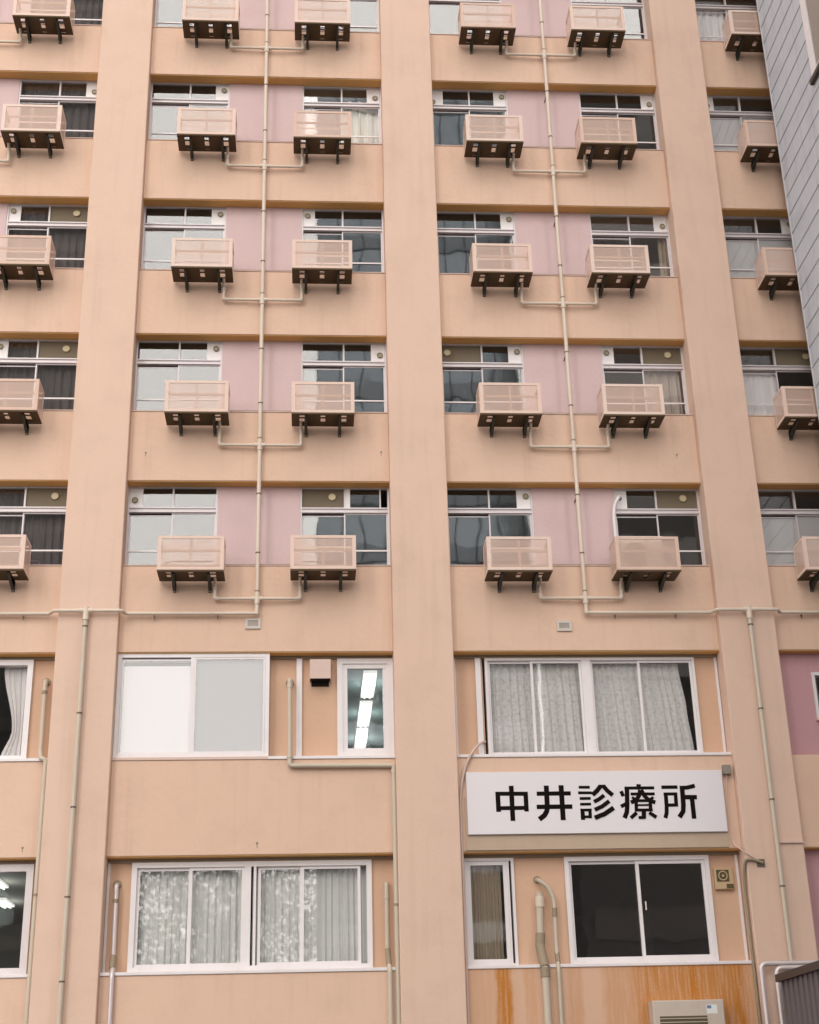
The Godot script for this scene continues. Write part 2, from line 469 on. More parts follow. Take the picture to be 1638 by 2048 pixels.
# a double-glazed pane
func pane(parent: Node, x0: float, y0: float, x1: float, y1: float, z: float, glass := "glass") -> MeshInstance3D:
	var s := st()
	bx(s, x0, y0, z - 0.002, x1, y1, z + 0.002)
	if glass == "glass":
		bx(s, x0, y0, z - 0.012, x1, y1, z - 0.008)
	return obj("pane", s, glass, parent)

func ring(s: SurfaceTool, x0: float, y0: float, x1: float, y1: float, w: float, z0: float, z1: float) -> SurfaceTool:
	bx(s, x0, y0, z0, x0 + w, y1, z1)
	bx(s, x1 - w, y0, z0, x1, y1, z1)
	bx(s, x0 + w, y0, z0, x1 - w, y0 + w, z1)
	bx(s, x0 + w, y1 - w, z0, x1 - w, y1, z1)
	return s

func disc(parent: Node, called: String, m: String, x: float, y: float, z: float, r: float):
	obj(called, tube(st(), [Vector3(x, y, z), Vector3(x, y, z + 0.02)], r, 0.0, 20), m, parent)
	if called == "vent_cap":
		obj("vent_cap_ring", tube(st(), ring_path(x, y, z + 0.02, r), 0.008, 0.0, 6), "frame_dark" if m == "vent_tan" else "vent_tan", parent)

func ring_path(x: float, y: float, z: float, r: float) -> Array:
	var p := []
	for i in 21:
		p.append(Vector3(x + cos(TAU * i / 20.0) * r, y + sin(TAU * i / 20.0) * r, z))
	return p

func upper_window(b: Node3D, x0: float, x1: float, top: float, c: Dictionary, rail: bool):
	var lg: String = c.get("glass", "mirror_glass")
	var bot := top - SILL_DROP
	var xm := (x0 + x1) / 2.0
	var s := st()
	bx(s, x0, bot, -0.308, x0 + 0.034, top - 0.003, -0.228)
	bx(s, x1 - 0.034, bot, -0.308, x1, top - 0.003, -0.228)
	bx(s, x0 + 0.034, top - 0.04, -0.308, x1 - 0.034, top - 0.003, -0.23)
	bx(s, x0 + 0.034, bot, -0.308, x1 - 0.034, bot + 0.035, -0.235)
	bx(s, x0 + 0.034, top - 0.545, -0.308, x1 - 0.034, top - 0.44, -0.24)
	bx(s, x0 + 0.034, top - 0.462, -0.24, x1 - 0.034, top - 0.438, -0.215)
	bx(s, x0 + 0.034, top - 0.545, -0.24, x1 - 0.034, top - 0.512, -0.212)
	bx(s, xm - 0.017, top - 0.438, -0.308, xm + 0.017, top - 0.04, -0.243)
	var w := obj("window", s, "aluminium", b)
	w.position.z = -0.042
	# upper lights
	var yl := top - 0.437
	var yh := top - 0.041
	var lx := [x0 + 0.035, xm - 0.018]
	var rx := [xm + 0.018, x1 - 0.035]
	var v: String = c.get("vent", "")
	var low: float = -0.285 if c.get("low", false) else -0.175
	if v.contains("R"):
		obj("vent_panel", bx(st(), rx[1] - 0.27, yl, -0.30, rx[1], yh, -0.262), "vent_white", w)
		disc(w, "vent_cap", "vent_tan", x1 - 0.125, top + low, -0.262, 0.052)
		rx[1] -= 0.272
	if v.contains("L"):
		obj("vent_panel", bx(st(), lx[0], yl, -0.30, lx[0] + 0.24, yh, -0.262), "vent_white", w)
		if c.get("hose", false):
			obj("vent_hole", tube(st(), [Vector3(x0 + 0.13, top - 0.2, -0.263), Vector3(x0 + 0.13, top - 0.2, -0.2595)], 0.05, 0.0, 18), "dark_hole", w)
		else:
			disc(w, "vent_cap", "vent_tan", x0 + 0.125 if not v.contains("R") else x0 + 0.05, top + (low if not v.contains("R") else -0.35), -0.262, 0.052)
		lx[0] += 0.242
	if c.get("open", false):
		obj("post", bx(st(), rx[0], yl, -0.30, rx[0] + 0.085, yh, -0.245), "white_frame", w)
		obj("post", bx(st(), rx[1] - 0.15, yl, -0.30, rx[1] - 0.125, yh, -0.25), "white_frame", w)
		rx[0] += 0.086
		rx[1] -= 0.151
	var bd: String = c.get("board", "")
	for k in 2:
		var q: Array = lx if k == 0 else rx
		if (k == 0 and bd == "L") or (k == 1 and bd == "R"):
			obj("board", bx(st(), q[0], yl, -0.30, q[1], yh, -0.275), "board_olive", w)
			disc(w, "vent_cap", "vent_cream", lerpf(q[0], q[1], c["disc"]), top - 0.2, -0.275, 0.07)
		else:
			pane(w, q[0], yl, q[1], yh, -0.278, "glass" if c.get("film", false) else lg)
	# sliding sashes
	var sl := bot + 0.036
	var sa := obj("sash", ring(st(), x0 + 0.035, sl, xm + 0.018, top - 0.582, 0.024, -0.30, -0.283), "aluminium", w)
	var sb := obj("sash", ring(st(), xm - 0.018, sl, x1 - 0.035, top - 0.546, 0.026, -0.280, -0.25), "aluminium", w)
	sa.set_meta("label", "rear sliding sash")
	sb.set_meta("label", "front sliding sash")
	pane(w, x0 + 0.06, sl + 0.025, xm - 0.007, top - 0.607, -0.284, lg)
	pane(w, xm + 0.009, sl + 0.027, x1 - 0.062, top - 0.573, -0.258, lg)
	if c.get("film", false):
		obj("frosted_film", bx(st(), x0 + 0.06, sl + 0.025, -0.304, xm - 0.007, top - 0.607, -0.301), "pale_film", w)
		obj("frosted_film", bx(st(), xm + 0.009, sl + 0.027, -0.2765, x1 - 0.062, top - 0.573, -0.2735), "pale_film", w)
	if rail:
		var gr := bx(st(), x0 + 0.034, top - 1.335, -0.279, xm - 0.018, top - 1.305, -0.268)
		obj("guard_rail", bx(gr, xm - 0.018, top - 1.335, -0.249, x1 - 0.034, top - 1.305, -0.238), "white_frame", w)

func lower_storeys(b: Node3D):
	var t6: float = LINTEL[6]
	var t7: float = LINTEL[7]
	var s6 := 7.612   # top of the spandrel under the third-storey windows, white sill above it
	var s7 := 4.0
	# ----- white metal sills and head rails
	for x in [[-11.07, -6.06], [-2.245, 0.0], [1.09, 6.08]]:
		obj("sill", cham(st(), x[0], s6, WALL_BACK, x[1], s6 + 0.055, 0.025, 0.006), "white_frame", b)
		obj("head_rail", bx(st(), x[0], t6 - 0.07, WALL_BACK, x[1], t6 - 0.002, -0.225), "head_rail", b)
	obj("sill", cham(st(), -4.98, s6, WALL_BACK, -2.245, s6 + 0.055, 0.018, 0.006), "sill_paint", b)
	for x in [[-11.07, -6.06], [-4.98, 0.0], [1.09, 6.08]]:
		obj("sill", cham(st(), x[0], s7, WALL_BACK, x[1], s7 + 0.055, 0.025, 0.006), "white_frame", b)
		obj("head_rail", bx(st(), x[0], t7 - 0.075, WALL_BACK, x[1], t7 - 0.002, -0.225), "head_rail", b)
	# ----- infill walls beside the windows
	for q in [[-9.0, -8.6, 6], [-6.5, -6.06, 6], [-2.245, -1.02, 6], [1.09, 1.66, 6], [5.63, 6.08, 6], [-6.22, -6.06, 7], [-4.98, -4.56, 7], [-0.44, 0.0, 7], [2.05, 2.94, 7], [5.52, 6.08, 7], [-11.07, -8.6, 7], [-11.07, -9.0, 6]]:
		var lo: float = (s6 if q[2] == 6 else s7) + 0.055
		var hi: float = (t6 if q[2] == 6 else t7) - 0.07
		obj("infill_wall", bx(st(), q[0], lo, WALL_BACK, q[1], hi, -0.27), "infill_paint", b)
	# ----- upright white battens
	for q in [[-1.76, -1.66, 6, -0.2], [1.125, 1.16, 6, -0.235], [1.52, 1.62, 6, -0.2], [6.02, 6.065, 6, -0.235], [-4.975, -4.93, 7, -0.235], [6.0, 6.045, 7, -0.235], [-0.06, -0.02, 7, -0.235]]:
		var lo: float = (s6 if q[2] == 6 else s7) + 0.056
		var hi: float = (t6 if q[2] == 6 else t7) - 0.072
		obj("batten", bx(st(), q[0], lo, -0.268, q[1], hi, q[3]), "white_frame", b)
	# ----- third storey, bay without the sign: a projecting sliding window with blinds, and a narrow one
	var w := obj("window", frame_mesh(-4.975, s6 + 0.057, -2.247, t6 - 0.012, 0.075, WALL_BACK, -0.045, [[-3.665, -3.6]]), "white_frame", b)
	obj("sash", ring(st(), -4.898, s6 + 0.134, -3.61, t6 - 0.115, 0.03, -0.10, -0.075), "white_frame", w)
	obj("sash", ring(st(), -3.60, s6 + 0.134, -2.325, t6 - 0.089, 0.035, -0.073, -0.052), "white_frame", w)
	pane(w, -4.867, s6 + 0.165, -3.641, t6 - 0.146, -0.08, "calm_glass")
	pane(w, -3.564, s6 + 0.17, -2.361, t6 - 0.125, -0.06, "calm_glass")
	obj("frosted_film", bx(st(), -3.564, s6 + 0.17, -0.125, -2.361, t6 - 0.125, -0.12), "grey_film", w)
	w = obj("window", frame_mesh(-1.02, s6 + 0.057, -0.001, t6 - 0.072, 0.10, WALL_BACK, -0.20, []), "white_frame", b)
	obj("sash", ring(st(), -0.92, s6 + 0.157, -0.101, t6 - 0.172, 0.085, -0.285, -0.225), "white_frame", w)
	pane(w, -0.834, s6 + 0.243, -0.187, t6 - 0.258, -0.25)
	# ----- third storey, bay with the sign: four sliding lights
	w = obj("window", frame_mesh(1.70, s6 + 0.057, 5.63, t6 - 0.072, 0.05, WALL_BACK, -0.205, [[3.50, 3.67]]), "white_frame", b)
	for k in [[1.751, 2.60, -0.275], [2.545, 3.499, -0.25], [3.671, 4.61, -0.275], [4.555, 5.579, -0.25]]:
		obj("sash", ring(st(), k[0], s6 + 0.108, k[1], t6 - 0.123, 0.045, k[2] - 0.012, k[2] + 0.012), "white_frame", w)
		pane(w, k[0] + 0.046, s6 + 0.155, k[1] - 0.046, t6 - 0.169, k[2], "calm_glass")
	# ----- second storey, bay without the sign: two pairs of sliding lights
	w = obj("window", frame_mesh(-4.56, s7 + 0.057, -0.44, t7 - 0.077, 0.09, WALL_BACK, -0.205, [[-2.63, -2.52], [-2.475, -2.43]]), "white_frame", b)
	for k in [[-4.469, -3.54, -0.275], [-3.575, -2.631, -0.25], [-2.40, -1.63, -0.275], [-1.66, -0.635, -0.25]]:
		obj("sash", ring(st(), k[0], s7 + 0.148, k[1], t7 - 0.168, 0.05, k[2] - 0.012, k[2] + 0.012), "white_frame", w)
		pane(w, k[0] + 0.051, s7 + 0.2, k[1] - 0.051, t7 - 0.219, k[2], "calm_glass")
	# ----- second storey, bay with the sign: a narrow window and a dark pair
	w = obj("window", frame_mesh(1.165, s7 + 0.057, 2.049, t7 - 0.077, 0.05, WALL_BACK, -0.215, [[1.93, 1.96]]), "white_frame", b)
	obj("sash", ring(st(), 1.216, s7 + 0.108, 1.929, t7 - 0.128, 0.07, -0.275, -0.235), "white_frame", w)
	pane(w, 1.287, s7 + 0.18, 1.858, t7 - 0.2, -0.255)
	w = obj("window", frame_mesh(2.941, s7 + 0.057, 5.52, t7 - 0.077, 0.075, WALL_BACK, -0.205, []), "white_frame", b)
	obj("sash", ring(st(), 3.017, s7 + 0.133, 4.26, t7 - 0.153, 0.05, -0.29, -0.268), "white_frame", w)
	obj("sash", ring(st(), 4.205, s7 + 0.133, 5.444, t7 - 0.153, 0.06, -0.262, -0.235), "white_frame", w)
	pane(w, 3.068, s7 + 0.185, 4.209, t7 - 0.204, -0.275)
	pane(w, 4.266, s7 + 0.195, 5.383, t7 - 0.214, -0.245)
	obj("latch", bx(st(), 4.32, 4.95, -0.232, 4.345, 5.1, -0.222), "aluminium", w)
	# ----- outer bay away from the neighbour
	w = obj("window", frame_mesh(-8.6, s6 + 0.057, -6.5, t6 - 0.072, 0.1, WALL_BACK, -0.2, [[-7.65, -7.5]]), "white_frame", b)
	pane(w, -8.499, s6 + 0.16, -7.651, t6 - 0.173, -0.26)
	pane(w, -7.499, s6 + 0.16, -6.601, t6 - 0.173, -0.26, "calm_glass")
	w = obj("window", frame_mesh(-8.6, s7 + 0.057, -6.22, t7 - 0.077, 0.12, WALL_BACK, -0.2, [[-7.75, -7.65]]), "aluminium", b)
	pane(w, -8.479, s7 + 0.18, -7.751, t7 - 0.2, -0.26)
	pane(w, -7.649, s7 + 0.18, -6.341, t7 - 0.2, -0.26)
	# ----- rose panels of the bay beside the neighbour
	var o := obj("rose_panel", bx(st(), 7.14, s6, WALL_BACK, 7.82, t6 - 0.002, -0.2), "rose_paint", b)
	obj("rose_panel", bx(st(), 8.5, s6, WALL_BACK, 12.17, t6 - 0.002, -0.2), "rose_paint", b)
	obj("rose_panel", bx(st(), 7.82, s6, WALL_BACK, 8.5, 8.33, -0.2), "rose_paint", b)
	obj("rose_panel", bx(st(), 7.82, 9.22, WALL_BACK, 8.5, t6 - 0.002, -0.2), "rose_paint", b)
	w = obj("window", frame_mesh(7.822, 8.332, 8.498, 9.218, 0.06, WALL_BACK, -0.185, []), "white_frame", b)
	pane(w, 7.883, 8.393, 8.437, 9.157, -0.25)
	obj("sill", bx(st(), 7.80, 8.285, -0.198, 8.52, 8.33, -0.14), "sill_paint", w)
	o = obj("rose_panel", bx(st(), 7.14, s7, WALL_BACK, 12.17, t7 - 0.002, -0.2), "rose_paint", b)
	obj("ledge", bx(st(), 6.70, 6.0, PIL, 7.142, 6.03, PIL + 0.045), "sill_paint", b)

func frame_mesh(x0: float, y0: float, x1: float, y1: float, w: float, z0: float, z1: float, mullions: Array) -> SurfaceTool:
	var s := ring(st(), x0, y0, x1, y1, w, z0, z1)
	for m in mullions:
		bx(s, m[0], y0 + w, z0, m[1], y1 - w, z1 - 0.004)
	return s

# ==================================================================== neighbours
func make_neighbour():
	var t := thing("grey_building", "tall neighbouring building clad in pale grey horizontal metal boards", "building", Vector3(8.33, 0, 0.8))
	obj("core_wall", bx(st(), 0.012, 0, 0.02, 9.0, 40.0, 6.7), "siding_joint", t)
	var h := 0.445
	var board := st()
	# one clapboard: its lower edge stands proud of the board below
	var prof := [Vector2(0.05, 0.0), Vector2(-0.004, 0.0), Vector2(-0.012, 0.012), Vector2(0.0, h - 0.014), Vector2(0.008, h - 0.003), Vector2(0.05, h - 0.003)]
	for i in prof.size() - 1:
		var a: Vector2 = prof[i]
		var c: Vector2 = prof[i + 1]
		quad(board, Vector3(a.x, a.y, 0), Vector3(a.x, a.y, 6.7), Vector3(c.x, c.y, 6.7), Vector3(c.x, c.y, 0))
	for i in range(1, prof.size() - 1):
		for e in [0.0, 6.7]:
			board.set_normal(Vector3(0, 0, -1 if e == 0.0 else 1))
			for p in [prof[0], prof[i], prof[i + 1]]:
				board.set_uv(Vector2.ZERO)
				board.add_vertex(Vector3(p.x, p.y, e))
	var mesh := board.commit()
	for k in 89:
		var o := MeshInstance3D.new()
		o.name = "board"
		o.mesh = mesh
		o.material_override = M["siding_grey"]
		o.position = Vector3(0, k * h, 0)
		t.add_child(o, true)
	# corner trim at the far edge and a window whose frame shows at the top of the view
	obj("corner_trim", bx(st(), -0.02, 0, -0.03, 0.05, 40, -0.001), "sign_edge", t)
	var w := obj("window", st_window_side(-0.04, 20.3, 2.25, 25.5, 4.4), "white_frame", t)
	obj("pane", bx(st(), -0.025, 20.42, 2.5, -0.02, 25.38, 4.28), "calm_glass", w)
	obj("backing", bx(st(), -0.0185, 20.42, 2.5, -0.0135, 25.38, 4.28), "grey_film", w)
	obj("sill", bx(st(), -0.09, 20.2, 2.22, -0.0145, 20.298, 4.45), "coping_dark", w)

func st_window_side(x: float, y0: float, z0: float, y1: float, z1: float) -> SurfaceTool:
	var s := st()
	bx(s, x, y0, z0, -0.0135, y1, z0 + 0.25)
	bx(s, x, y0, z1 - 0.12, -0.0135, y1, z1)
	bx(s, x, y0, z0 + 0.25, -0.0135, y0 + 0.12, z1 - 0.12)
	bx(s, x, y1 - 0.12, z0 + 0.25, -0.0135, y1, z1 - 0.12)
	return s

func make_shed():
	var t := thing("metal_shed", "low dark grey ribbed metal shed with black coping beside the clinic", "shed", Vector3(6.2, 0, 0.95))
	obj("body", bx(st(), 0.012, 0, 0.0, 2.05, 3.62, 7.5), "shed_metal", t)
	for k in 30:
		obj("rib", bx(st(), -0.018, 0.0, 0.03 + k * 0.25, 0.0118, 3.62, 0.09 + k * 0.25), "shed_metal", t)
	obj("coping", cham(st(), -0.07, 3.62, -0.08, 2.05, 3.74, 7.58, 0.01), "coping_dark", t)
	t = thing("insulated_pipe", "silvery insulated pipe bending down over the shed corner, hugging the pilaster", "pipe", Vector3.ZERO, "insulated pipes above the shed")
	obj("pipe", tube(st(), [Vector3(8.0, 3.97, 0.3), Vector3(6.09, 3.97, 0.3), Vector3(6.09, 0.0, 0.3)], 0.045, 0.1, 12), "insulated_pipe", t)
	obj("clip", bx(st(), 6.03, 2.4, 0.171, 6.15, 2.44, 0.35), "clip_metal", t)
	t = thing("insulated_pipe", "silvery insulated pipe bending down over the shed corner, next to the shed wall", "pipe", Vector3.ZERO, "insulated pipes above the shed")
	obj("pipe", tube(st(), [Vector3(8.0, 3.88, 0.45), Vector3(6.30, 3.88, 0.45), Vector3(6.30, 0.0, 0.45)], 0.045, 0.1, 12), "insulated_pipe", t)
	obj("clip", bx(st(), 6.24, 2.4, 0.171, 6.36, 2.44, 0.5), "clip_metal", t)

# what the panes mirror: buildings and a tree across the street, behind the camera
func make_opposite_side():
	var t := thing("office_tower", "tall blue grey office tower with dark mullions across the street", "building", Vector3(-1.0, 0, 60))
	obj("body", bx(st(), 0, 28, 0, 13.6, 74, 14), "tower_panel", t)
	obj("added_dark_base", bx(st(), 0, 0, 0, 13.6, 28, 14), "dark_cladding", t)  # dark lower part, added to dim what the narrow window mirrors
	for k in 10:
		obj("mullion", bx(st(), k * 1.47, 0, -0.12, k * 1.47 + 0.09, 74, -0.001), "tower_dark", t)
	for k in 19:
		obj("joint", bx(st(), 0, 3.2 + k * 3.9, -0.08, 13.6, 3.32 + k * 3.9, -0.0012), "tower_dark", t)
		obj("floor_band", bx(st(), 0, 3.32 + k * 3.9, -0.05, 13.6, 4.5 + k * 3.9, -0.0011), "tower_band", t)
	t = thing("dark_tower", "tall dark brown tower block across the street", "building", Vector3(-21.5, 0, 50))
	obj("body", bx(st(), 0, 0, 0, 7.5, 84, 14), "dark_cladding", t)
	for k in 22:
		obj("band", bx(st(), 0, 2.6 + k * 3.7, -0.15, 7.5, 3.3 + k * 3.7, -0.001), "brown_cladding", t)
	t = thing("pencil_building", "narrow brown pencil building across the street", "building", Vector3(12.6, 0, 50))
	obj("body", bx(st(), 0, 24, 0, 9.8, 66, 9), "beige_cladding", t)
	obj("added_dark_base", bx(st(), 0, 0, 0, 9.8, 24, 9), "dark_cladding", t)  # added dark base, keeps the reflection in the dark double window low
	for k in 17:
		obj("band", bx(st(), 0.5, 2.6 + k * 3.7, -0.08, 9.3, 4.3 + k * 3.7, -0.001), "brown_cladding", t)
	# street tree, mirrored in sparkles by the lace-curtained panes
	t = thing("street_tree", "leafy street tree on the pavement across the street", "tree", Vector3(-5.0, 0, 37))
	var tr := st()
	tube(tr, [Vector3(0, 0, 0), Vector3(0.1, 3, 0), Vector3(0.0, 5.5, 0.2), Vector3(0.1, 8.5, 0.1)], 0.16, 0.5, 10)
	for k in 9:
		var a := k * 2.4
		tube(tr, [Vector3(0.05, 4.2 + k * 0.45, 0.1), Vector3(cos(a) * 1.5, 5.6 + k * 0.55, sin(a) * 1.5), Vector3(cos(a) * 2.6, 6.6 + k * 0.6, sin(a) * 2.6)], 0.05, 0.3, 6)
	obj("trunk", tr, "bark", t)
	var cr := st()
	for k in 19000:
		var dir := Vector3(rng.randfn(), rng.randfn(), rng.randfn()).normalized() * pow(rng.randf(), 0.4)
		var p := Vector3(dir.x * 5.6, 9.6 + dir.y * 4.8, dir.z * 3.2)
		p += Vector3(0.35 * sin(p.y * 2.1), 0.3 * sin(p.x * 1.7), 0)
		var u := Vector3(rng.randfn(), rng.randfn(), rng.randfn()).normalized() * 0.1
		var v := u.cross(Vector3(rng.randfn(), rng.randfn(), rng.randfn())).normalized() * 0.06
		quad(cr, p - u, p - v, p + u, p + v)
	obj("crown", cr, "leaf", t)

# ==================================================================== air conditioner cages
func make_cage() -> Node3D:
	var t := Node3D.new()
	var w := 0.6
	var h := 0.66
	var zf := 0.62
	var zb := 0.06
	var s := st()
	var e := 0.068
	# front border, angle irons along the top and the back uprights
	bx(s, -w, 0, zf - 0.012, -w + e, h, zf)
	bx(s, w - e, 0, zf - 0.012, w, h, zf)
	bx(s, -w + e, 0, zf - 0.012, w - e, e * 0.8, zf)
	bx(s, -w + e, h - e * 0.8, zf - 0.012, w - e, h, zf)
	for sx in [-1, 1]:
		var xo: float = sx * w
		var xi: float = sx * (w - 0.006)
		bx(s, minf(xo, xi), h - 0.05, zb, maxf(xo, xi), h, zf - 0.012)
		bx(s, minf(xo, xi), 0.0, zb, maxf(xo, xi), 0.06, zf - 0.012)
		bx(s, minf(xo, xi), 0.06, zb, maxf(xo, xi), h - 0.05, zb + 0.05)
		bx(s, minf(xo, xi), 0.06, zf - 0.062, maxf(xo, xi), h - 0.05, zf - 0.012)
		xi = sx * (w - 0.036)
		bx(s, minf(xo, xi), h - 0.006, zb, maxf(xo, xi), h + 0.001, zf - 0.013)
	bx(s, -w, h - 0.03, zb - 0.006, w, h, zb)
	obj("frame", s, "cage_paint", t)
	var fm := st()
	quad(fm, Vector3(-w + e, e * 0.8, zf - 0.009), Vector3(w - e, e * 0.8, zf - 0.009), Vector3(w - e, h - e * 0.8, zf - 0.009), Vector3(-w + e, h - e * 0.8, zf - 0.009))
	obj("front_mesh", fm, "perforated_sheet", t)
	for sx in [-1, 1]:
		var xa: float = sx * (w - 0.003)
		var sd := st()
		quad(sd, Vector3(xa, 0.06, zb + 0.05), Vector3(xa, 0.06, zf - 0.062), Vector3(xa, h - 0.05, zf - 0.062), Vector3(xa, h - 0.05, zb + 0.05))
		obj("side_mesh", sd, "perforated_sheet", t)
	obj("rib", bx(st(), -w + 0.03, 0.36, zf - 0.055, w - 0.03, 0.40, zf - 0.03), "cage_paint", t)
	obj("rib", bx(st(), -0.02, 0.05, zf - 0.029, 0.02, h - 0.03, zf - 0.0135), "cage_paint", t)
	# tray with punched slots
	var xs := [-w, -0.45, -0.345, -0.045, 0.045, 0.345, 0.45, w]
	var zs := [zb, 0.11, 0.14, 0.24, 0.40, 0.43, 0.53, zf - 0.013]
	s = st()
	for i in xs.size() - 1:
		for j in zs.size() - 1:
			if i % 2 == 1 and j % 2 == 1:
				continue
			bx(s, xs[i], -0.022, zs[j], xs[i + 1], -0.001, zs[j + 1])
	bx(s, -w, -0.035, zf - 0.012, w, -0.001, zf)
	obj("tray", s, "tray_steel", t)
	for sx in [-1.0, 1.0]:
		s = st()
		var x: float = sx * 0.325
		gusset(s, x, 0.005)
		bx(s, x - 0.028, -0.225, 0.0, x + 0.028, -0.023, 0.008)
		bx(s, x - 0.025, -0.03, 0.008, x + 0.025, -0.0225, 0.56)
		var br := obj("bracket", s, "bracket_steel", t)
		obj("bolt", tube(st(), [Vector3(x, -0.203, 0.008), Vector3(x, -0.203, 0.045)], 0.024, 0.0, 8), "bolt_steel", br)
	return t

func gusset(s: SurfaceTool, x: float, th: float):
	var p := [Vector2(0.008, -0.03), Vector2(0.54, -0.03), Vector2(0.54, -0.06), Vector2(0.07, -0.19), Vector2(0.008, -0.225)]
	for i in range(1, 4):
		for sx in [-1, 1]:
			s.set_normal(Vector3(sx, 0, 0))
			for q in [p[0], p[i], p[i + 1]]:
				s.set_uv(Vector2.ZERO)
				s.add_vertex(Vector3(x + sx * th, q.y, q.x))
	for i in 5:
		var a: Vector2 = p[i]
		var b: Vector2 = p[(i + 1) % 5]
		var hw := 0.028 if i == 2 or i == 3 else th
		quad(s, Vector3(x - hw, a.y, a.x), Vector3(x + hw, a.y, a.x), Vector3(x + hw, b.y, b.x), Vector3(x - hw, b.y, b.x))

func make_cages():
	var proto := make_cage()
	var xc := {"b0": -7.26, "Ll": -3.68, "Lr": -1.287, "Rl": 2.33, "Rr": 4.745, "b3": 8.31}
	for r in range(1, 6):
		for c in xc:
			var o: Node3D = proto.duplicate()
			o.name = numbered("air_conditioner_cage")
			add_child(o)
			o.position = Vector3(xc[c] + rng.randf_range(-0.008, 0.008), LINTEL[r] - 2.035 + rng.randf_range(-0.012, 0.012), 0.0)
			var tone := rng.randi() % 4
			if tone < 2:
				for q in o.get_children():
					if q is MeshInstance3D and q.material_override == M["cage_paint"]:
						q.material_override = M["cage_paint_faded" if tone == 0 else "cage_paint_dusty"]
			var label := "pink mesh air conditioner cage, %s, %s" % [ROW_WORDS[r], COL_WORDS[c]]
			tag(o, label, "cage", "mesh cages under the upper windows")
	proto.free()
	# the only cage that still holds its unit
	var y: float = LINTEL[5] - 2.035
	var t := thing("air_conditioner", "beige air conditioner unit inside a mesh cage, white hose leading to it", "air conditioner", Vector3(4.66, y, 0.10))
	obj("casing", cham(st(), -0.42, 0.0, 0.0, 0.42, 0.70, 0.36, 0.02), "unit_beige", t)
	obj("top_cover", cham(st(), -0.43, 0.70, -0.005, 0.43, 0.725, 0.37, 0.008), "white_frame", t)
	obj("fan_opening", tube(st(), [Vector3(-0.1, 0.34, 0.358), Vector3(-0.1, 0.34, 0.366)], 0.26, 0.0, 28), "speaker_dark", t)
	for k in 5:
		obj("fan_guard", tube(st(), ring_path(-0.1, 0.34, 0.37, 0.05 + k * 0.052), 0.005, 0.0, 5), "unit_beige", t)
	single("refrigerant_hose", tube(st(), [Vector3(4.51, 12.8, -0.30), Vector3(4.47, 12.76, -0.14), Vector3(4.36, 12.58, -0.13), Vector3(4.33, 12.3, -0.12), Vector3(4.33, 11.5, -0.1), Vector3(4.335, 11.28, 0.07), Vector3(4.335, 11.1, 0.13)], 0.034, 0.12, 10), "white_frame", "white wrapped hose from a vent hole down into a mesh cage", "hose")

